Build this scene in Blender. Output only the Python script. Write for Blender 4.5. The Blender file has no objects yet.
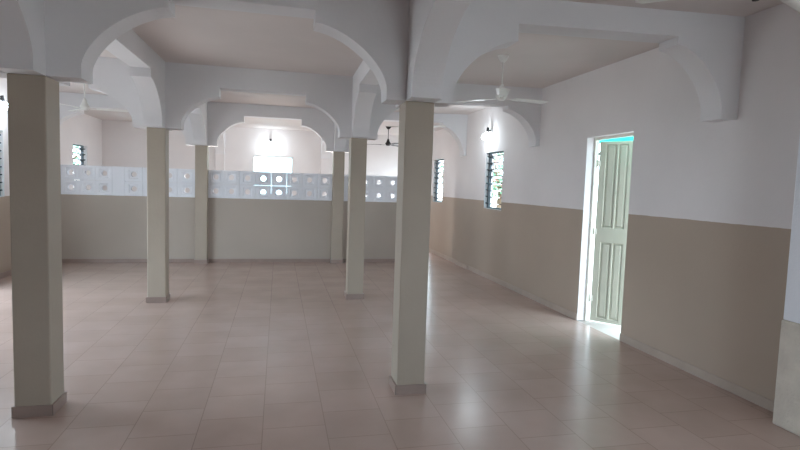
import bpy, bmesh, math, random
from mathutils import Vector, Matrix
random.seed(7)
SC = bpy.context.scene
COL = SC.collection
PI = math.pi

# ------------------------------------------------------------------ materials
def lin(c):
    return tuple(((v/255)/12.92 if v/255 <= 0.04045 else ((v/255+0.055)/1.055)**2.4) for v in c)

def new_mat(name):
    m = bpy.data.materials.new(name); m.use_nodes = True
    nt = m.node_tree
    return m, nt, nt.nodes['Principled BSDF']

def painted(name, rgb, rough=0.75, spec=0.3, bump=0.05, scale=30, var=0.06, split=None, rgb2=None, big=0.9):
    """plaster paint with faint mottling and brush relief; optional second colour below a height"""
    m, nt, b = new_mat(name)
    N, L = nt.nodes, nt.links
    geo = N.new('ShaderNodeNewGeometry')
    n1 = N.new('ShaderNodeTexNoise'); n1.inputs['Scale'].default_value = big; n1.inputs['Detail'].default_value = 5
    L.new(geo.outputs['Position'], n1.inputs['Vector'])
    mr = N.new('ShaderNodeMapRange'); mr.inputs['From Min'].default_value = 0.25; mr.inputs['From Max'].default_value = 0.75
    mr.inputs['To Min'].default_value = 1-var; mr.inputs['To Max'].default_value = 1+var
    L.new(n1.outputs['Fac'], mr.inputs['Value'])
    mul = N.new('ShaderNodeVectorMath'); mul.operation = 'SCALE'
    if split is None:
        mul.inputs[0].default_value = lin(rgb)
    else:
        sep = N.new('ShaderNodeSeparateXYZ'); L.new(geo.outputs['Position'], sep.inputs[0])
        nz = N.new('ShaderNodeTexNoise'); nz.inputs['Scale'].default_value = 6
        L.new(geo.outputs['Position'], nz.inputs['Vector'])
        ad = N.new('ShaderNodeMath'); ad.operation = 'MULTIPLY_ADD'; ad.inputs[1].default_value = 0.012
        L.new(nz.outputs['Fac'], ad.inputs[0]); L.new(sep.outputs['Z'], ad.inputs[2])
        gt = N.new('ShaderNodeMath'); gt.operation = 'GREATER_THAN'; gt.inputs[1].default_value = split
        L.new(ad.outputs[0], gt.inputs[0])
        mx = N.new('ShaderNodeMix'); mx.data_type = 'RGBA'
        mx.inputs[6].default_value = (*lin(rgb2), 1); mx.inputs[7].default_value = (*lin(rgb), 1)
        L.new(gt.outputs[0], mx.inputs[0]); L.new(mx.outputs[2], mul.inputs[0])
    L.new(mr.outputs[0], mul.inputs['Scale']); L.new(mul.outputs[0], b.inputs['Base Color'])
    b.inputs['Roughness'].default_value = rough
    b.inputs['Specular IOR Level'].default_value = spec
    n2 = N.new('ShaderNodeTexNoise'); n2.inputs['Scale'].default_value = scale; n2.inputs['Detail'].default_value = 4
    L.new(geo.outputs['Position'], n2.inputs['Vector'])
    bp = N.new('ShaderNodeBump'); bp.inputs['Strength'].default_value = bump; bp.inputs['Distance'].default_value = 0.02
    L.new(n2.outputs['Fac'], bp.inputs['Height']); L.new(bp.outputs[0], b.inputs['Normal'])
    return m

def plain(name, rgb, rough=0.5, metal=0.0, spec=0.5):
    m, nt, b = new_mat(name)
    N, L = nt.nodes, nt.links
    geo = N.new('ShaderNodeNewGeometry')
    n1 = N.new('ShaderNodeTexNoise'); n1.inputs['Scale'].default_value = 14
    L.new(geo.outputs['Position'], n1.inputs['Vector'])
    mr = N.new('ShaderNodeMapRange'); mr.inputs['To Min'].default_value = 0.93; mr.inputs['To Max'].default_value = 1.07
    L.new(n1.outputs['Fac'], mr.inputs['Value'])
    mul = N.new('ShaderNodeVectorMath'); mul.operation = 'SCALE'; mul.inputs[0].default_value = lin(rgb)
    L.new(mr.outputs[0], mul.inputs['Scale']); L.new(mul.outputs[0], b.inputs['Base Color'])
    b.inputs['Roughness'].default_value = rough; b.inputs['Metallic'].default_value = metal
    b.inputs['Specular IOR Level'].default_value = spec
    return m

def emitter(name, rgb, strength):
    m, nt, b = new_mat(name)
    b.inputs['Base Color'].default_value = (0.9, 0.9, 0.9, 1)
    b.inputs['Emission Color'].default_value = (*rgb, 1); b.inputs['Emission Strength'].default_value = strength
    return m

def tile_floor(name):
    m, nt, b = new_mat(name)
    N, L = nt.nodes, nt.links
    geo = N.new('ShaderNodeNewGeometry')
    sep = N.new('ShaderNodeSeparateXYZ'); L.new(geo.outputs['Position'], sep.inputs[0])
    ax = N.new('ShaderNodeMath'); ax.operation = 'ADD'; ax.inputs[1].default_value = 40-0.112
    ay = N.new('ShaderNodeMath'); ay.operation = 'ADD'; ay.inputs[1].default_value = 0.415*40+0.08
    L.new(sep.outputs['Y'], ax.inputs[0]); L.new(sep.outputs['X'], ay.inputs[0])
    cb = N.new('ShaderNodeCombineXYZ'); L.new(ax.outputs[0], cb.inputs['X']); L.new(ay.outputs[0], cb.inputs['Y'])
    br = N.new('ShaderNodeTexBrick'); br.offset = 0.5; br.offset_frequency = 2; br.squash = 1
    br.inputs['Scale'].default_value = 1; br.inputs['Brick Width'].default_value = 0.40; br.inputs['Row Height'].default_value = 0.415
    br.inputs['Mortar Size'].default_value = 0.003; br.inputs['Mortar Smooth'].default_value = 0.1; br.inputs['Bias'].default_value = 0
    br.inputs['Color1'].default_value = (*lin((185, 163, 153)), 1); br.inputs['Color2'].default_value = (*lin((180, 158, 148)), 1)
    br.inputs['Mortar'].default_value = (*lin((158, 137, 130)), 1)
    L.new(cb.outputs[0], br.inputs['Vector'])
    n1 = N.new('ShaderNodeTexNoise'); n1.inputs['Scale'].default_value = 2.2; n1.inputs['Detail'].default_value = 6
    L.new(geo.outputs['Position'], n1.inputs['Vector'])
    mr = N.new('ShaderNodeMapRange'); mr.inputs['From Min'].default_value = 0.3; mr.inputs['From Max'].default_value = 0.7
    mr.inputs['To Min'].default_value = 0.93; mr.inputs['To Max'].default_value = 1.06
    L.new(n1.outputs['Fac'], mr.inputs['Value'])
    mul = N.new('ShaderNodeVectorMath'); mul.operation = 'SCALE'
    L.new(br.outputs['Color'], mul.inputs[0]); L.new(mr.outputs[0], mul.inputs['Scale'])
    L.new(mul.outputs[0], b.inputs['Base Color'])
    b.inputs['Roughness'].default_value = 0.24
    b.inputs['Specular IOR Level'].default_value = 0.8
    bp = N.new('ShaderNodeBump'); bp.inputs['Strength'].default_value = 0.25; bp.inputs['Distance'].default_value = 0.002; bp.invert = True
    L.new(br.outputs['Fac'], bp.inputs['Height']); L.new(bp.outputs[0], b.inputs['Normal'])
    return m

def glass(name):
    m, nt, b = new_mat(name)
    N, L = nt.nodes, nt.links
    out = N['Material Output']
    tr = N.new('ShaderNodeBsdfTransparent'); tr.inputs[0].default_value = (0.82, 0.95, 0.97, 1)
    gl = N.new('ShaderNodeBsdfGlossy'); gl.inputs['Roughness'].default_value = 0.08
    fr = N.new('ShaderNodeFresnel'); fr.inputs[0].default_value = 1.5
    mx = N.new('ShaderNodeMixShader')
    L.new(fr.outputs[0], mx.inputs[0]); L.new(tr.outputs[0], mx.inputs[1]); L.new(gl.outputs[0], mx.inputs[2])
    L.new(mx.outputs[0], out.inputs['Surface'])
    return m

def translucent_sheet(name, rgb):
    m, nt, b = new_mat(name)
    N, L = nt.nodes, nt.links
    out = N['Material Output']
    tl = N.new('ShaderNodeBsdfTranslucent'); tl.inputs[0].default_value = (*lin(rgb), 1)
    mx = N.new('ShaderNodeMixShader'); mx.inputs[0].default_value = 0.7
    b.inputs['Base Color'].default_value = (*lin(rgb), 1)
    L.new(b.outputs[0], mx.inputs[1]); L.new(tl.outputs[0], mx.inputs[2]); L.new(mx.outputs[0], out.inputs['Surface'])
    return m

WHITE = (222, 218, 218)
DADO = (172, 157, 143)
M = {}
M['white'] = painted('white_paint', WHITE)
M['arch'] = painted('arch_paint', (220, 219, 221), bump=0.06)
M['ceiling'] = painted('ceiling_paint', (214, 206, 203), bump=0.04)
M['wall_two_tone'] = painted('two_tone_wall_paint', WHITE, split=1.422, rgb2=DADO)
M['wall_low_tone'] = painted('two_tone_low_wall_paint', WHITE, split=1.285, rgb2=DADO)
M['dado'] = painted('partition_paint', (176, 166, 155))
M['pillar'] = painted('pillar_paint', (171, 160, 146), rough=0.6, bump=0.08, var=0.05, big=2.5)
M['skirting'] = painted('skirting_tile', (150, 132, 124), rough=0.35, spec=0.5, var=0.08, big=6)
M['wall_skirting'] = painted('wall_skirting_paint', (174, 160, 149), rough=0.5, var=0.08, big=5)
M['mitre'] = plain('mitre_gap', (70, 62, 58), 0.8)
M['block'] = painted('screen_block_paint', (230, 233, 239), bump=0.12, scale=60)
M['floor'] = tile_floor('floor_tiles')
M['fan_white'] = plain('fan_white_enamel', (226, 226, 222), 0.35)
M['fan_black'] = plain('fan_black_enamel', (22, 20, 20), 0.45)
M['fan_metal'] = plain('fan_grey_metal', (120, 120, 118), 0.4, 0.4)
M['louvre_metal'] = plain('louvre_frame_metal', (92, 108, 112), 0.45, 0.3)
M['dark_metal'] = plain('dark_metal', (58, 62, 66), 0.5, 0.4)
M['glass'] = glass('louvre_glass')
M['door'] = painted('door_enamel', (168, 167, 152), rough=0.45, spec=0.5, bump=0.02, var=0.04, big=4)
M['door_frame'] = painted('door_frame_enamel', (224, 222, 212), rough=0.5, bump=0.02)
M['holder'] = plain('lamp_holder', (60, 62, 66), 0.5)
M['plate'] = plain('lamp_plate', (200, 202, 205), 0.5)
M['bulb'] = emitter('bulb_glow', (0.80, 0.93, 1.0), 60)
M['rough'] = painted('rough_plaster', (206, 198, 186), rough=0.9, bump=0.5, scale=45, var=0.12, big=6)
M['ground'] = painted('outdoor_concrete', (190, 184, 176), rough=0.9, bump=0.2, big=0.6)
M['canopy'] = translucent_sheet('turquoise_roof_sheet', (40, 205, 190))
M['bark'] = painted('bark', (104, 88, 72), rough=0.9, bump=0.5, scale=20, big=4)
M['leaf'] = painted('leaf_green', (120, 158, 130), rough=0.6, bump=0.0, var=0.35, big=3)
M['leaf2'] = painted('leaf_red', (178, 120, 104), rough=0.6, bump=0.0, var=0.3, big=3)

# ------------------------------------------------------------------ mesh helpers
def box(bm, x0, x1, y0, y1, z0, z1, mi=0):
    v = [bm.verts.new(p) for p in ((x0,y0,z0),(x1,y0,z0),(x1,y1,z0),(x0,y1,z0),(x0,y0,z1),(x1,y0,z1),(x1,y1,z1),(x0,y1,z1))]
    fs = []
    for q in ((0,3,2,1),(4,5,6,7),(0,1,5,4),(1,2,6,5),(2,3,7,6),(3,0,4,7)):
        f = bm.faces.new([v[i] for i in q]); f.material_index = mi; fs.append(f)
    return v

def lathe(bm, prof, n=24, cx=0, cy=0, smooth=True):
    rings = []
    for r, z in prof:
        if r < 1e-5:
            rings.append([bm.verts.new((cx, cy, z))])
        else:
            rings.append([bm.verts.new((cx+r*math.cos(2*PI*k/n), cy+r*math.sin(2*PI*k/n), z)) for k in range(n)])
    for a, b in zip(rings, rings[1:]):
        for k in range(n):
            k2 = (k+1) % n
            if len(a) == 1 and len(b) == 1: continue
            if len(a) == 1: vs = [a[0], b[k], b[k2]]
            elif len(b) == 1: vs = [a[k], b[0], a[k2]]
            else: vs = [a[k], b[k], b[k2], a[k2]]
            f = bm.faces.new(vs); f.smooth = smooth

def tube(bm, p0, p1, r, n=14, r1=None):
    p0, p1 = Vector(p0), Vector(p1); r1 = r if r1 is None else r1
    d = (p1-p0).normalized()
    a = d.orthogonal().normalized(); b = d.cross(a)
    A = [bm.verts.new(p0+r*(a*math.cos(2*PI*k/n)+b*math.sin(2*PI*k/n))) for k in range(n)]
    B = [bm.verts.new(p1+r1*(a*math.cos(2*PI*k/n)+b*math.sin(2*PI*k/n))) for k in range(n)]
    for k in range(n):
        f = bm.faces.new([A[k], A[(k+1) % n], B[(k+1) % n], B[k]]); f.smooth = True
    bm.faces.new(A[::-1]); bm.faces.new(B)

def obj(name, bm, mats, parent=None, bevel=0, fix=True, seg=2):
    if fix: bmesh.ops.recalc_face_normals(bm, faces=bm.faces[:])
    me = bpy.data.meshes.new(name); bm.to_mesh(me); bm.free()
    o = bpy.data.objects.new(name, me); COL.objects.link(o)
    for m in (mats if isinstance(mats, (list, tuple)) else [mats]): me.materials.append(m)
    if parent: o.parent = parent
    if bevel:
        md = o.modifiers.new('soft_edges', 'BEVEL'); md.width = bevel; md.segments = seg; md.limit_method = 'ANGLE'; md.angle_limit = math.radians(40)
    return o

def tag(o, label=None, cat=None, group=None, kind=None):
    if label: o['label'] = label
    if cat: o['category'] = cat
    if group: o['group'] = group
    if kind: o['kind'] = kind
    return o

def empty(name, loc=(0,0,0), rz=0):
    o = bpy.data.objects.new(name, None); COL.objects.link(o)
    o.location = loc; o.rotation_euler = (0, 0, rz); o.empty_display_size = 0.1
    return o

def dup(root, loc, rz=None, label=None):
    r = root.copy(); COL.objects.link(r); r.location = loc
    if rz is not None: r.rotation_euler = (0, 0, rz)
    if label: r['label'] = label
    for ch in list(root.children):
        c = ch.copy(); COL.objects.link(c); c.parent = r
        for g in list(ch.children):
            d = g.copy(); COL.objects.link(d); d.parent = c
    return r

# ------------------------------------------------------------------ survey of the hall (metres)
XW, XL_ = 3.741, -4.2            # side walls
YB, YF = -3.0, 14.27             # wall behind the viewer, far wall
ZC = 3.13                        # ceiling
TH = 0.15
PW = 0.226
HP = 2.29                        # pillar height
ROW = {'near': (3.949, -1.72, 0.932), 'mid': (7.416, -1.663, 0.981), 'far': (10.824, -1.571, 1.083)}

# walls are sheets of cells with openings cut through the full thickness
def wall(name, axis, at, out, u0, u1, holes, mats, z0=0.0, z1=ZC):
    """axis 'x': plane x=at running in y; 'y': plane y=at running in x. out = +1/-1, side of the thickness."""
    us = sorted({u0, u1, *[h[0] for h in holes], *[h[1] for h in holes]})
    zs = sorted({z0, z1, *[h[2] for h in holes], *[h[3] for h in holes]})
    def solid(i, j):
        if i < 0 or j < 0 or i >= len(us)-1 or j >= len(zs)-1: return False
        uc, zc = (us[i]+us[i+1])/2, (zs[j]+zs[j+1])/2
        return not any(h[0] < uc < h[1] and h[2] < zc < h[3] for h in holes)
    bm = bmesh.new()
    def P(u, z, t):
        d = at+out*t
        return (d, u, z) if axis == 'x' else (u, d, z)
    def quad(ps, mi):
        f = bm.faces.new([bm.verts.new(p) for p in ps]); f.material_index = mi
    for i in range(len(us)-1):
        for j in range(len(zs)-1):
            if not solid(i, j): continue
            a, b, c, d = us[i], us[i+1], zs[j], zs[j+1]
            quad([P(a,c,0),P(b,c,0),P(b,d,0),P(a,d,0)], 0)
            quad([P(a,c,TH),P(b,c,TH),P(b,d,TH),P(a,d,TH)], 1)
            if not solid(i-1, j): quad([P(a,c,0),P(a,d,0),P(a,d,TH),P(a,c,TH)], 1)
            if not solid(i+1, j): quad([P(b,c,0),P(b,d,0),P(b,d,TH),P(b,c,TH)], 1)
            if not solid(i, j-1): quad([P(a,c,0),P(b,c,0),P(b,c,TH),P(a,c,TH)], 1)
            if not solid(i, j+1): quad([P(a,d,0),P(b,d,0),P(b,d,TH),P(a,d,TH)], 1)
    bmesh.ops.remove_doubles(bm, verts=bm.verts[:], dist=1e-4)
    return tag(obj(name, bm, mats), kind='structure')

WZ0, WZ1 = 1.275, 2.30
RIGHT_WIN = [(8.47, 9.25), (11.85, 12.62)]
LEFT_WIN = [(8.72, 9.50), (12.38, 13.20)]
DOOR_R = (5.07, 5.95, 0.0, 2.315)
DOOR_L = (4.75, 6.3, 0.0, 2.31)
BACK_WIN = (-0.66, 0.36)
right_holes = [(a, b, WZ0, WZ1) for a, b in RIGHT_WIN] + [DOOR_R, (12.85, 14.1, 0.0, WZ1), (0.6, 1.9, WZ0, WZ1)]  # tall opening past the partition is unseen, added to brighten the back room
left_holes = [(a, b, WZ0, WZ1) for a, b in LEFT_WIN] + [DOOR_L, (7.0, 8.3, 0.0, 2.31), (11.12, 11.62, WZ0, WZ1)]  # last two openings are unseen, added to let in more daylight
BACK_HOLES = [(BACK_WIN[0], BACK_WIN[1], WZ0, WZ1), (3.22, 3.68, WZ0, WZ1), (-3.13, -2.80, WZ0, WZ1)]  # both narrow openings are unseen, added to brighten the back room
wall('wall_right', 'x', XW, 1, YB, YF, right_holes, [M['wall_two_tone'], M['white']])
wall('wall_left', 'x', XL_, -1, YB, YF, left_holes, [M['wall_low_tone'], M['white']])
wall('wall_back', 'y', YF, 1, XL_-TH, XW+TH, BACK_HOLES, [M['wall_low_tone'], M['white']])
wall('wall_front', 'y', YB, -1, XL_-TH, XW+TH, [(1.5, 3.3, 0.5, 2.3)], [M['wall_low_tone'], M['white']])
bm = bmesh.new(); box(bm, XL_, XW, YB, YF, -0.12, 0); tag(obj('floor', bm, M['floor']), kind='structure')
bm = bmesh.new(); box(bm, XL_-TH, XW+TH, YB-TH, YF+TH, ZC, ZC+0.15); tag(obj('ceiling', bm, M['ceiling']), kind='structure')
bm = bmesh.new(); box(bm, XL_, XW, 11.06, YF, 3.0, ZC); tag(obj('ceiling_back', bm, M['ceiling']), kind='structure')
bm = bmesh.new(); box(bm, -60, 60, -60, 80, -0.30, -0.14); tag(obj('ground', bm, M['ground']), kind='structure')
# paved strip outside the side door, level with the hall
bm = bmesh.new(); box(bm, XW, XW+3.0, 3.5, 8.0, -0.13, -0.005); tag(obj('path', bm, M['ground']), kind='structure')
bm = bmesh.new(); box(bm, XL_-3.0, XL_, 3.5, 8.0, -0.13, -0.005); tag(obj('path', bm, M['ground']), kind='structure')

# skirting along the walls
def skirting(name, segs, mat, h=0.085, t=0.012):
    bm = bmesh.new()
    for (x0, x1, y0, y1) in segs: box(bm, x0, x1, y0, y1, 0, h)
    return tag(obj(name, bm, mat, bevel=0.003), kind='structure')
skirting('baseboard_right', [(XW-0.012, XW, a, b) for a, b in ((YB, 5.07), (5.95, 9.95), (10.62, 12.85), (14.1, YF))], M['wall_skirting'])
skirting('baseboard_left', [(XL_, XL_+0.012, a, b) for a, b in ((YB, 4.75), (6.3, 7.0), (8.3, 10.97), (11.09, YF))], M['skirting'])
skirting('baseboard_back', [(XL_, XW, YF-0.012, YF)], M['skirting'])

# projecting skirting block under the far arch
bm = bmesh.new(); box(bm, XW-0.030, XW, 9.94, 10.63, 0, 0.085)
tag(obj('baseboard_pier', bm, M['wall_skirting'], bevel=0.003), kind='structure')

# pier at the edge of the view: blue-white above, rough plaster below
t = empty('wall_pier', (3.55, 2.70, 0))
bm = bmesh.new(); box(bm, 0, XW-3.55, 0, 0.32, 0.775, ZC); obj('upper_shaft', bm, M['block'], t, bevel=0.008)
bm = bmesh.new(); box(bm, -0.012, XW-3.55, -0.01, 0.325, 0, 0.775); obj('rough_base', bm, M['rough'], t, bevel=0.012)
tag(t, 'pale blue-white wall pier with a rough plastered base beside the dado wall', 'pier', kind='thing')

# ------------------------------------------------------------------ partition with pierced blocks
PY0, PY1 = 10.978, 11.078
PX1 = 2.83
for a, b in ((XL_, -1.571), (-1.345, 1.083), (1.309, PX1)):
    bm = bmesh.new(); box(bm, a, b, PY0, PY1, 0, 1.28)
    tag(obj('wall_partition', bm, M['dado'], bevel=0.004), kind='structure')
skirting('baseboard_partition', [(XL_, -1.60, PY0-0.012, PY0), (-1.33, 1.07, PY0-0.012, PY0), (1.33, PX1, PY0-0.012, PY0)], M['skirting'], h=0.07)

def block_mesh(w, h, pierced=True):
    """pierced vent block, local x centred, z from 0, y from 0 (front) to 0.1"""
    bm = bmesh.new()
    T = 0.10
    if not pierced:
        box(bm, -w/2, w/2, 0, T, 0, h); return bm
    g = 0.003
    X0, X1, Z0, Z1 = -w/2+g/2, w/2-g/2, g/2, h-g/2
    zc = h/2; q = 0.085; R = 0.052; D = 0.011; n = 24
    def loop(pts, y): return [bm.verts.new((x, y, z)) for x, z in pts]
    def sq(half, m=n):
        out = []
        for k in range(m):
            a = 2*PI*k/m + PI/4
            c, s = math.cos(a), math.sin(a); mxx = max(abs(c), abs(s))
            out.append((half[0]*c/mxx, half[1]*s/mxx))
        return out
    outer = [((X0+X1)/2+x, (Z0+Z1)/2+z) for x, z in sq(((X1-X0)/2, (Z1-Z0)/2))]
    rec = [(x, zc+z) for x, z in sq((q, q))]
    rec2 = [(x, zc+z) for x, z in sq((q*0.9, q*0.9))]
    cir = [(R*math.cos(2*PI*k/n+PI/4), zc+R*math.sin(2*PI*k/n+PI/4)) for k in range(n)]
    seq = [loop(outer, 0), loop(rec, 0), loop(rec2, D), loop(cir, D), loop(cir, T-D), loop(rec2, T-D), loop(rec, T), loop(outer, T)]
    seq.append(seq[0])
    for a, b in zip(seq, seq[1:]):
        for k in range(n):
            bm.faces.new([a[k], a[(k+1) % n], b[(k+1) % n], b[k]])
    return bm

screen = empty('block_screen', ((XL_+PX1)/2, PY0, 1.28))
tag(screen, 'two-course screen of pale blue-grey pierced blocks on top of the taupe partition', 'block screen', kind='thing')
BH = 0.2765
bounds_l = [XL_, -3.92, -3.63, -3.345, -3.065]
bounds_l2 = [-2.85, -2.535, -2.215, -1.91, -1.571]
mid_c = [-1.22+0.3073*k for k in range(8)]
rr = [1.309+0.304*k for k in range(6)]
cells = [(a, b) for a, b in zip(bounds_l, bounds_l[1:])] + [(a, b) for a, b in zip(bounds_l2, bounds_l2[1:])] \
      + [(max(c-0.1536, -1.345), min(c+0.1536, 1.083)) for c in mid_c] + [(a, b) for a, b in zip(rr, rr[1:])]
cache = {}
ox = screen.location.x
for row in range(2):
    for a, b in cells:
        w = round(b-a, 3)
        if w not in cache:
            o = obj('vent_block', block_mesh(w, BH), M['block'], screen, bevel=0.002, seg=1); cache[w] = o
        else:
            o = cache[w].copy(); COL.objects.link(o); o.parent = screen
        o.location = ((a+b)/2-ox, 0, row*BH)
    for a, b in ((-3.065, -2.85),):
        bm = block_mesh(b-a, BH, False)
        o = obj('plain_block', bm, M['block'], screen); o.location = ((a+b)/2-ox, 0, row*BH)

# ------------------------------------------------------------------ pillars
p0 = empty('support_pillar', (0, 0, 0))
bm = bmesh.new(); box(bm, -PW/2, PW/2, -PW/2, PW/2, 0, HP)
obj('shaft', bm, M['pillar'], p0, bevel=0.008)
bm = bmesh.new(); s = PW/2+0.013
for (x0, x1, y0, y1) in ((-s+.004, s-.004, -s, -PW/2+.001), (-s+.004, s-.004, PW/2-.001, s), (-s, -PW/2+.001, -s+.004, s-.004), (PW/2-.001, s, -s+.004, s-.004)):
    box(bm, x0, x1, y0, y1, 0, 0.075, 0)
for sx in (-1, 1):
    for sy in (-1, 1):
        c = PW/2+0.0065
        box(bm, sx*c-.004, sx*c+.004, sy*c-.004, sy*c+.004, 0, 0.073, 1)
obj('skirting', bm, [M['skirting'], M['mitre']], p0)
tag(p0, cat='pillar', group='square pillars of the hall', kind='thing')
PL = {('near', 0): 'olive-grey square pillar of the front row, the one away from the panelled door',
      ('near', 1): 'olive-grey square pillar of the front row, the one toward the panelled door',
      ('mid', 0): 'square tan pillar of the middle row, the one away from the panelled door',
      ('mid', 1): 'square tan pillar of the middle row, close by the black ceiling fan',
      ('far', 0): 'grey-taupe pillar set against the block screen, the one away from the black fan',
      ('far', 1): 'grey-taupe pillar set against the block screen, the one nearer the black fan'}
first = True
for r in ('near', 'mid', 'far'):
    y, xl, xr = ROW[r]
    for k, x in enumerate((xl, xr)):
        loc = (x+PW/2, y+PW/2, 0)
        if first:
            p0.location = loc; p0['label'] = PL[(r, k)]; first = False
        else:
            dup(p0, loc, label=PL[(r, k)])

# ------------------------------------------------------------------ arches
def half_profile(a, r, zs, zt, zsp=2.37, n=20, p=1.6, step=True):
    """(distance from the support face, z) from the corbel foot to the flat soffit"""
    pts = [(a, HP), (a, zsp)]
    for k in range(1, n+1):
        th = PI/2*k/n
        cx, sz = math.cos(th)**(2/p), math.sin(th)**(2/p)
        pts.append((a+r-r*cx, zsp+(zs-zsp)*sz))
    pts.append((a+r, zt))
    return pts

def arch(P0, P1, wvec, pa, pb, label, ext0=0, ext1=0):
    """P0,P1: support faces (x,y) at the front edge; wvec: thickness direction; pa/pb half profile args or None"""
    P0, P1, wv = Vector((*P0, 0)), Vector((*P1, 0)), Vector((*wvec, 0))
    L = (P1-P0).length; d = (P1-P0).normalized()
    pts = [(-ext0, HP)] if (pa and ext0 > 0) else ([(0, HP)] if pa else [])
    zt = (pa or pb)[3]
    if pa: pts += half_profile(*pa)
    else: pts += [(-ext0, zt)]
    if pb: pts += [(L-s_, z_) for s_, z_ in reversed(half_profile(*pb))] + [(L+ext1, HP)]
    else: pts += [(L+ext1, zt)]
    prof = pts + [(pts[-1][0], ZC), (pts[0][0], ZC)]
    mid = (P0+P1)/2 + wv/2
    bm = bmesh.new()
    def V_(s_, z_, t): return bm.verts.new(P0+d*s_+Vector((0, 0, z_))+wv*t-mid)
    bot = [[V_(s_, z_, t) for s_, z_ in pts] for t in (0, 1)]
    top = []
    for t in (0, 1):
        row = []
        for i, (s_, z_) in enumerate(pts):
            row.append(row[-1] if i and abs(s_-pts[i-1][0]) < 1e-6 else V_(s_, ZC, t))
        top.append(row)
    for i in range(len(pts)-1):
        bm.faces.new([bot[0][i], bot[0][i+1], bot[1][i+1], bot[1][i]])
        if top[0][i] is top[0][i+1]: continue
        for t in (0, 1): bm.faces.new([bot[t][i], bot[t][i+1], top[t][i+1], top[t][i]])
        bm.faces.new([top[0][i], top[0][i+1], top[1][i+1], top[1][i]])
    for i in (0, -1): bm.faces.new([bot[0][i], bot[1][i], top[1][i], top[0][i]])
    o = obj('arch', bm, M['arch'], bevel=0)
    o.location = mid
    return tag(o, label, 'arch', 'white notched arches over the pillars', 'thing')

H = PW/2
wall_y = {'near': 3.74, 'mid': 7.20, 'far': 10.33}
nm = {'near': 'front-row', 'mid': 'middle-row', 'far': 'screen-row'}
for r in ('near', 'mid', 'far'):
    y, xl, xr = ROW[r]
    zs, zt = {'near': (2.80, 2.89), 'mid': (2.735, 2.85), 'far': (2.78, 2.90)}[r]
    rm = {'near': .54, 'mid': .47, 'far': .50}[r]
    al, ar = {'near': (.21, .15), 'mid': (.19, .16), 'far': (.17, .15)}[r]
    wv = (0, PW)
    q = (al, rm, zs, zt); q2 = (ar, rm, zs, zt)
    arch((xl+PW, y), (xr, y), wv, q, q2, 'white notched arch spanning between the two %s pillars' % nm[r], H, H)
    zs2, zt2 = {'near': (2.865, 2.93), 'mid': (2.80, 2.86), 'far': (2.88, 2.96)}[r]
    q = (.145, .50, zs2-(.07 if r == 'near' else 0), zt2); q2 = (.15 if r == 'near' else .06, .44, zs2, zt2)
    arch((xr+PW, y), (XW, wall_y[r]), wv, q, q2, 'white notched arch from the %s pillar to the wall with the panelled door' % nm[r], H, 0.0)
    arch((XL_, y), (xl, y), wv, (.15, .50, zs, zt), (.17, .50, zs, zt), 'white notched arch from the %s pillar to the wall without a door' % nm[r], 0.0, H)
for k in (0, 1):
    side = 'away from' if k == 0 else 'toward'
    def px(r): return ROW[r][1+k]
    def yy(r): return ROW[r][0]
    wv = (PW, 0)
    q = (.18, .55, 2.80, 2.90)
    arch((px('near'), YB), (px('near'), yy('near')), wv, None, q, 'white arch running from the front-row pillar out of view overhead, %s the panelled door' % side)
    arch((px('near'), yy('near')+PW), (px('mid'), yy('mid')), wv, q, q, 'white arch joining front-row and middle-row pillars, on the side %s the door' % side)
    arch((px('mid'), yy('mid')+PW), (px('far'), yy('far')), wv, q, q, 'white arch joining middle-row and screen-row pillars, on the side %s the door' % side)
    arch((px('far'), yy('far')+PW), (px('far'), YF), wv, q, q, 'white arch from screen-row pillar to far wall, on the side %s the door' % side)
# slim piers on the far wall below those arches
for k in (0, 1):
    x = ROW['far'][1+k]
    bm = bmesh.new(); box(bm, x, x+PW, YF-0.10, YF, 0, HP)
    tag(obj('trim_%d' % (k+1), bm, M['wall_low_tone'], bevel=0.006), kind='structure')

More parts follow.
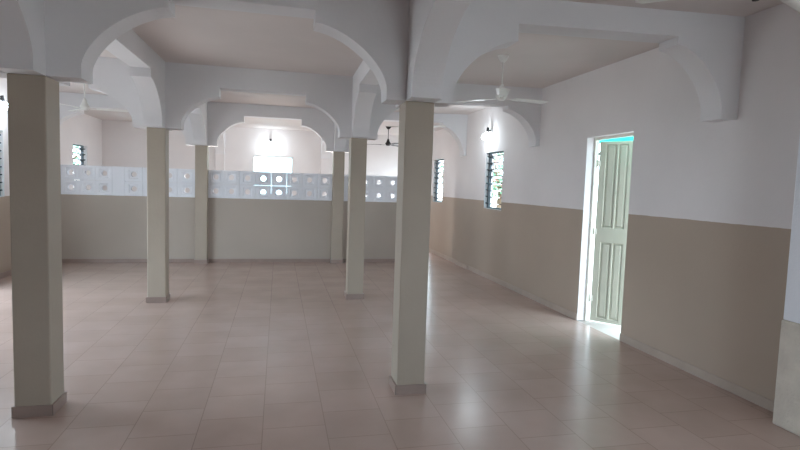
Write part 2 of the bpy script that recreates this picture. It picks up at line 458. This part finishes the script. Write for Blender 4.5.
# ------------------------------------------------------------------ louvre windows
def louvre_window(name, w, h):
    """local: x along the wall centred, y=0 at the inner wall face growing outward, z=0 at the sill"""
    t = empty(name)
    bm = bmesh.new(); f = 0.028; y0, y1 = 0.055, 0.095
    box(bm, -w/2, -w/2+f, y0, y1, 0, h); box(bm, w/2-f, w/2, y0, y1, 0, h)
    box(bm, -w/2+f, w/2-f, y0, y1, 0, f); box(bm, -w/2+f, w/2-f, y0, y1, h-f, h)
    for sx in (-1, 1):                                   # clip channels
        box(bm, sx*(w/2-f-.022)-.011, sx*(w/2-f-.022)+.011, y0-.005, y1+.004, f, h-f, 1)
    obj('window_frame', bm, [M['louvre_metal'], M['dark_metal']], t)
    n = 8; pitch = (h-2*f)/n
    for i in range(n):
        z = f+pitch*(i+.5)
        ang = math.radians(16 if i >= 4 else 10)
        dy, dz = math.cos(ang)*pitch*.55, math.sin(ang)*pitch*.55
        if i < 4: dy, dz = dy, dz
        bm = bmesh.new()
        nrm = Vector((0, -dz, dy)).normalized()*0.0025
        for s in (1, -1):
            pass
        c = Vector((0, (y0+y1)/2, z)); e = Vector((0, dy, -dz))
        vs = []
        for sx in (-1, 1):
            X = Vector((sx*(w/2-f-.03), 0, 0))
            vs += [c+X+e+nrm, c+X-e+nrm, c+X-e-nrm, c+X+e-nrm]
        V = [bm.verts.new(v) for v in vs]
        for qd in ((0,1,2,3),(7,6,5,4),(0,4,5,1),(1,5,6,2),(2,6,7,3),(3,7,4,0)): bm.faces.new([V[i_] for i_ in qd])
        b = obj('louvre_blade', bm, M['glass'], t)
        bm = bmesh.new()                                 # holder clips and lower bead of each blade
        for sx in (-1, 1):
            xx = sx*(w/2-f-.022)
            tube(bm, c+Vector((xx, 0, 0))+e*1.02, c+Vector((xx, 0, 0))-e*1.02, .011, 8)
        if i >= 3: tube(bm, c+Vector((-(w/2-f-.03), 0, 0))-e, c+Vector((w/2-f-.03, 0, 0))-e, .0065, 6)
        obj('blade_clip', bm, M['dark_metal'], b)
    return t

W1 = louvre_window('window_1', 0.78, WZ1-WZ0)
tag(W1, kind='structure')
k = 1
def put_window(loc, rz):
    global k
    if k == 1: o = W1; o.location = loc; o.rotation_euler = (0, 0, rz)
    else:
        o = dup(W1, loc, rz); o.name = 'window_%d' % k
    k += 1
    return o
for a, b in RIGHT_WIN: put_window((XW, (a+b)/2, WZ0), -PI/2)
for a, b in LEFT_WIN: put_window((XL_, (a+b)/2, WZ0), PI/2)
# far wall opening: plain glazed panel with a frame
t = empty('window_%d' % k, ((BACK_WIN[0]+BACK_WIN[1])/2, YF, WZ0)); tag(t, kind='structure')
w = BACK_WIN[1]-BACK_WIN[0]; h = WZ1-WZ0
bm = bmesh.new(); f = .03
box(bm, -w/2, -w/2+f, .06, .10, 0, h); box(bm, w/2-f, w/2, .06, .10, 0, h); box(bm, -w/2+f, w/2-f, .06, .10, 0, f); box(bm, -w/2+f, w/2-f, .06, .10, h-f, h)
obj('window_frame', bm, M['fan_white'], t)
bm = bmesh.new(); box(bm, -w/2+f, w/2-f, .078, .082, f, h-f); obj('window_glass', bm, M['glass'], t)

# ------------------------------------------------------------------ open side door
d = empty('door_1', (XW+TH, 5.93, 0)); tag(d, kind='structure')
LW, LH, LT = 0.46, 2.27, 0.035
leaf_bm = bmesh.new()
# local leaf: x from 0 (hinge) to LW, y thickness, z; room side is y=0
xs = [0, .075, .205, .222, .345, LW]; zs = [0.015, .06, 1.02, 1.20, 2.235, LH]
V = {}
def lv(i, j, y): 
    key = (i, j, y)
    if key not in V: V[key] = leaf_bm.verts.new((xs[i], y, zs[j]))
    return V[key]
for i in range(5):
    for j in range(5):
        panel = i in (1, 3) and j in (1, 3)
        for y, sgn in ((0.0, 1), (LT, -1)):
            c = [lv(i, j, y), lv(i+1, j, y), lv(i+1, j+1, y), lv(i, j+1, y)]
            if not panel:
                leaf_bm.faces.new(c)
            else:
                x0, x1, z0, z1 = xs[i], xs[i+1], zs[j], zs[j+1]
                prev = c
                for ins, dep in ((.006, .016), (.014, .016), (.034, .006)):
                    yv = y+sgn*dep
                    ring = [leaf_bm.verts.new(p) for p in ((x0+ins, yv, z0+ins), (x1-ins, yv, z0+ins), (x1-ins, yv, z1-ins), (x0+ins, yv, z1-ins))]
                    for m_ in range(4): leaf_bm.faces.new([prev[m_], prev[(m_+1) % 4], ring[(m_+1) % 4], ring[m_]])
                    prev = ring
                leaf_bm.faces.new(prev)
for i in range(5):
    for j in (0, 5): leaf_bm.faces.new([lv(i, j, 0), lv(i+1, j, 0), lv(i+1, j, LT), lv(i, j, LT)])
for j in range(5):
    for i in (0, 5): leaf_bm.faces.new([lv(i, j, 0), lv(i, j+1, 0), lv(i, j+1, LT), lv(i, j, LT)])
leaf = obj('door_leaf', leaf_bm, M['door'], d)
LEAF_ANG = math.radians(-52)
leaf.rotation_euler = (0, 0, LEAF_ANG); leaf.location = (0.0, -0.03, 0)
for z in (.3, 1.15, 2.0):
    bm = bmesh.new(); tube(bm, (-.008, -.006, z-.04), (-.008, -.006, z+.04), .008, 10); box(bm, -.008, .022, -.003, 0, z-.036, z+.036)
    obj('hinge', bm, M['door_frame'], leaf)
leaf2 = leaf.copy(); COL.objects.link(leaf2); leaf2.parent = d                # its twin, folded back against the outer wall
leaf2.location = (0.045, -.90, 0); leaf2.rotation_euler = (0, 0, math.radians(-88))
bm = bmesh.new()                                                    # slim metal frame round the outer edge of the reveal
box(bm, -.05, 0, -.012, .02, 0, 2.315); box(bm, -.05, 0, -.86, -.83, 0, 2.315); box(bm, -.05, 0, -.83, -.012, 2.285, 2.315)
obj('door_frame', bm, M['door_frame'], d)

# turquoise roof sheet outside that door
t = empty('porch_canopy', (XW+TH+.75, 6.3, 2.45))
bm = bmesh.new(); n = 60
top, bot = [], []
for i in range(n+1):
    y = -1.4+2.8*i/n; z = .018*math.sin(i*2*PI/6)
    top.append((bm.verts.new((-.70, y, .17+z)), bm.verts.new((1.1, y, -.13+z))))
for a, b in zip(top, top[1:]):
    f = bm.faces.new([a[0], a[1], b[1], b[0]]); f.smooth = True
o = obj('roof_sheet', bm, M['canopy'], t)
sd = o.modifiers.new('thick', 'SOLIDIFY'); sd.thickness = .004
for y in (-1.3, 1.3):
    bm = bmesh.new(); box(bm, -.72, 1.05, y-.025, y+.025, -.22, -.17); obj('rafter', bm, M['dark_metal'], t)
    bm = bmesh.new(); box(bm, .98, 1.05, y-.03, y+.03, -2.605, -.22); obj('post', bm, M['dark_metal'], t)
tag(t, 'turquoise corrugated roof sheet seen above the open panelled door', 'canopy')

# ------------------------------------------------------------------ ceiling fans
def ceiling_fan(name, body, bladem, rodm):
    """local origin at the ceiling; blades at z=-0.50"""
    t = empty(name)
    bm = bmesh.new(); lathe(bm, [(0, 0), (.062, 0), (.062, -.012), (.045, -.05), (.022, -.075), (0, -.075)]); obj('canopy', bm, body, t)
    bm = bmesh.new(); tube(bm, (0, 0, -.07), (0, 0, -.36), .008); obj('rod', bm, rodm, t)
    bm = bmesh.new()
    lathe(bm, [(0, -.335), (.016, -.335), (.024, -.36), (.040, -.415), (.058, -.445), (.066, -.458), (.066, -.478), (.06, -.488), (.045, -.512), (.03, -.522), (0, -.525)])
    obj('motor_housing', bm, body, t)
    for q in range(3):
        a = 2*PI*q/3
        bm = bmesh.new()
        box(bm, .07, .20, -.018, .018, -.503, -.498)
        R_ = Matrix.Rotation(a, 4, 'Z')
        bmesh.ops.transform(bm, matrix=R_, verts=bm.verts[:])
        obj('blade_bracket', bm, rodm, t)
        bm = bmesh.new()
        N = 14; up = []; lo = []
        for i in range(N+1):
            u = i/N; r = .16+.45*u
            wd = .055+.022*u
            if u > .9: wd *= math.sqrt(max(0.02, 1-((u-.9)/.1)**2*.8))
            tilt = math.tan(math.radians(7))*(1-.4*u)
            cam = .006
            row = []
            for v in (-1, -.33, .33, 1):
                row.append((r, v*wd, -.496 - v*wd*tilt + cam*(1-v*v)))
            up.append([bm.verts.new((x, y, z+.0015)) for x, y, z in row]); lo.append([bm.verts.new((x, y, z-.0015)) for x, y, z in row])
        for i in range(N):
            for j in range(3):
                bm.faces.new([up[i][j], up[i+1][j], up[i+1][j+1], up[i][j+1]]).smooth = True
                bm.faces.new([lo[i][j], lo[i][j+1], lo[i+1][j+1], lo[i+1][j]]).smooth = True
            bm.faces.new([up[i][0], lo[i][0], lo[i+1][0], up[i+1][0]]); bm.faces.new([up[i][3], up[i+1][3], lo[i+1][3], lo[i][3]])
        for i, rv in ((0, 0), (N, 1)):
            for j in range(3): bm.faces.new([up[i][j], up[i][j+1], lo[i][j+1], lo[i][j]])
        bmesh.ops.transform(bm, matrix=R_, verts=bm.verts[:])
        obj('fan_blade', bm, bladem, t)
    return t
G = 'ceiling fans of the hall'
fan = ceiling_fan('ceiling_fan', M['fan_white'], M['fan_white'], M['fan_white'])
fan.location = (2.43, 5.63, ZC); fan.rotation_euler = (0, 0, math.radians(8)); fan.scale = (1, 1, .94)
tag(fan, 'white ceiling fan hanging whole in view before the wall with the panelled door', 'fan', G)
dup(fan, (-2.90, 9.05, ZC), math.radians(4), 'white ceiling fan seen behind the front-row pillar opposite the panelled door')
dup(fan, (2.42, 9.05, ZC), math.radians(-65), 'white ceiling fan almost hidden by a front-row pillar, one blade tip showing')
dup(fan, (2.30, 2.15, ZC), math.radians(141), 'white ceiling fan at the top edge, only one blade end visible')
bf = ceiling_fan('ceiling_fan', M['fan_black'], M['fan_black'], M['fan_black'])
bf.location = (2.47, 12.15, 3.0); bf.scale = (1, 1, .85); bf.rotation_euler = (0, 0, math.radians(160))
tag(bf, 'black ceiling fan hanging beyond the block screen', 'fan', G)

# ------------------------------------------------------------------ wall lamps
def wall_lamp(name):
    """local: wall at y=0, room toward -y, origin at the plate centre"""
    t = empty(name)
    bm = bmesh.new(); box(bm, -.035, .035, -.02, 0, -.04, .06); obj('wall_plate', bm, M['plate'], t, bevel=.005)
    bm = bmesh.new(); tube(bm, (0, -.015, .02), (0, -.075, .03), .012); tube(bm, (0, -.07, .075), (0, -.09, -.015), .024); obj('lamp_holder', bm, M['holder'], t)
    bm = bmesh.new()
    lathe(bm, [(0, 0), (.02, 0), (.024, -.03), (.034, -.07), (.036, -.10), (.030, -.128), (.015, -.143), (0, -.147)], 20)
    o = obj('bulb', bm, M['bulb'], t); o.location = (0, -.09, -.015); o.rotation_euler = (math.radians(-36), 0, 0)
    return t
wl = wall_lamp('wall_lamp'); wl.location = (XW, 9.03, 2.66); wl.rotation_euler = (0, 0, -PI/2)
tag(wl, 'lit white bulb lamp on the wall above the louvre window next to the panelled door', 'lamp', 'lit wall lamps')
lamps = [(wl.location.copy(), Vector((-1, 0, 0)))]
dup(wl, (XL_, 9.33, 2.74), PI/2, 'lit white bulb lamp beside the pillar at the picture edge, over a louvre window')
dup(wl, (-.215, YF, 2.66), 0, 'lit white bulb lamp above the bright white window in the far wall')
for k in (0, 1):                                                    # added, unseen bulbs behind the two screen-row pillars, to brighten the back room
    dup(wl, (ROW['far'][1+k]+PW/2, ROW['far'][0]+PW, 2.12), PI, 'added unseen fill bulb on the rear side of the screen-row pillar %s the black fan' % ('away from' if k == 0 else 'toward'))
    lamps.append((Vector((ROW['far'][1+k]+PW/2, ROW['far'][0]+PW, 2.12)), Vector((0, 1, 0))))
lamps += [(Vector((XL_, 9.33, 2.74)), Vector((1, 0, 0))), (Vector((-.215, YF, 2.66)), Vector((0, -1, 0)))]

# dark lampholder at the top edge of the view
t = empty('bulb_holder', (3.37, 3.29, ZC))
bm = bmesh.new(); lathe(bm, [(0, 0), (.04, 0), (.04, .0), (.036, -.015), (.024, -.02), (.024, -.055), (.0, -.055)]); obj('holder_body', bm, M['fan_black'], t)
tag(t, 'small black bulb holder at the very top edge above the plain dado wall', 'bulb holder')

# ------------------------------------------------------------------ trees outside the louvre windows
def tree(loc, hgt, rad, n, label, red=False):
    t = empty('tree', loc)
    bm = bmesh.new(); tube(bm, (0, 0, 0), (.1, .05, hgt*.55), .12, 10, .07)
    for a in range(5): 
        an = a*2*PI/5+.3
        tube(bm, (.08, .04, hgt*.45), (rad*.6*math.cos(an), rad*.6*math.sin(an), hgt*.75), .05, 8, .02)
    obj('trunk', bm, M['bark'], t)
    bm = bmesh.new()
    for i in range(n):
        u, v = random.random()*2*PI, math.acos(2*random.random()-1); rr_ = rad*(.55+.45*random.random())
        c = Vector((rr_*math.sin(v)*math.cos(u), rr_*math.sin(v)*math.sin(u), hgt*.68+rr_*.85*math.cos(v)))
        s_ = .07+.07*random.random()
        a = Vector((random.gauss(0, 1), random.gauss(0, 1), random.gauss(0, 1))).normalized(); b = a.orthogonal().normalized()
        nrm = a.cross(b)
        P = [c-a*s_, c+b*s_*.45+nrm*.01, c+a*s_, c-b*s_*.45+nrm*.01]
        f = bm.faces.new([bm.verts.new(p_) for p_ in P]); f.material_index = 1 if (red and random.random() < .25) else 0
    obj('foliage', bm, [M['leaf'], M['leaf2']], t, fix=False)
    return tag(t, label, 'tree')
tree((6.6, 15.2, -.14), 3.6, 1.2, 1500, 'green and reddish tree glimpsed through the louvre window under the wall lamp', True)
tree((6.6, 22.0, -.14), 4.0, 1.5, 1200, 'green tree glimpsed through the louvre window half hidden by the front pillar')
tree((-8.0, 22.6, -.14), 4.6, 1.9, 1500, 'green tree glimpsed through the louvre window just above the block screen')
tree((-7.6, 16.0, -.14), 4.0, 1.5, 1200, 'dark green tree glimpsed through the louvre window at the picture edge')

# ------------------------------------------------------------------ daylight
wd = bpy.data.worlds.new('World'); SC.world = wd; wd.use_nodes = True
bg = wd.node_tree.nodes['Background']; bg.inputs['Color'].default_value = (0.73, 0.875, 1.0, 1); bg.inputs['Strength'].default_value = 12.0

def portal(loc, rot, w, h):
    L = bpy.data.lights.new('window_portal', 'AREA'); L.shape = 'RECTANGLE'; L.size = w; L.size_y = h
    L.cycles.is_portal = True
    o = bpy.data.objects.new('window_portal', L); COL.objects.link(o); o.location = loc; o.rotation_euler = rot
for hls, x, s in ((right_holes, XW+TH, 1), (left_holes, XL_-TH, -1)):
    for a, b, z0, z1 in hls:
        portal((x, (a+b)/2, (z0+z1)/2), (PI/2, 0, s*PI/2), b-a, z1-z0)
for a, b, z0, z1 in BACK_HOLES: portal(((a+b)/2, YF+TH, (z0+z1)/2), (PI/2, 0, PI), b-a, z1-z0)

portal((2.4, YB-TH, 1.4), (PI/2, 0, 0), 1.8, 1.8)
for p, nrm in lamps:
    L = bpy.data.lights.new('bulb_light', 'POINT'); L.energy = 9 if abs(p.y-YF) < .1 else (34 if nrm.y > .5 else 9); L.color = (1.0, .91, .85) if nrm.y > .5 else (.82, .93, 1.0); L.shadow_soft_size = .05  # lamps facing the far wall are the added fill, stronger and warmer
    o = bpy.data.objects.new('bulb_light', L); COL.objects.link(o); o.location = p+nrm*.26+Vector((0, 0, -.16))

# ------------------------------------------------------------------ camera
cd = bpy.data.cameras.new('camera'); cam = bpy.data.objects.new('camera', cd); COL.objects.link(cam)
R = Vector((0.97418258, -0.22348128, 0.03200644)); U = Vector((-0.0142865, 0.08046192, 0.99665529)); F = Vector((0.2253091, 0.97138149, -0.07519184))
mw = Matrix((R, U, -F)).transposed().to_4x4(); mw.translation = (0, 0, 1.65)
cam.matrix_world = mw
cd.sensor_width = 36; cd.lens = 527.732/800*36; cd.clip_start = 0.02; cd.clip_end = 300
SC.camera = cam
SC.cycles.diffuse_bounces = 6; SC.cycles.max_bounces = 12; SC.cycles.transparent_max_bounces = 16
SC.cycles.sample_clamp_indirect = 6
vs = SC.view_settings
vs.view_transform = 'Standard'; vs.look = 'None'; vs.exposure = -0.1; vs.gamma = 1; vs.use_curve_mapping = False
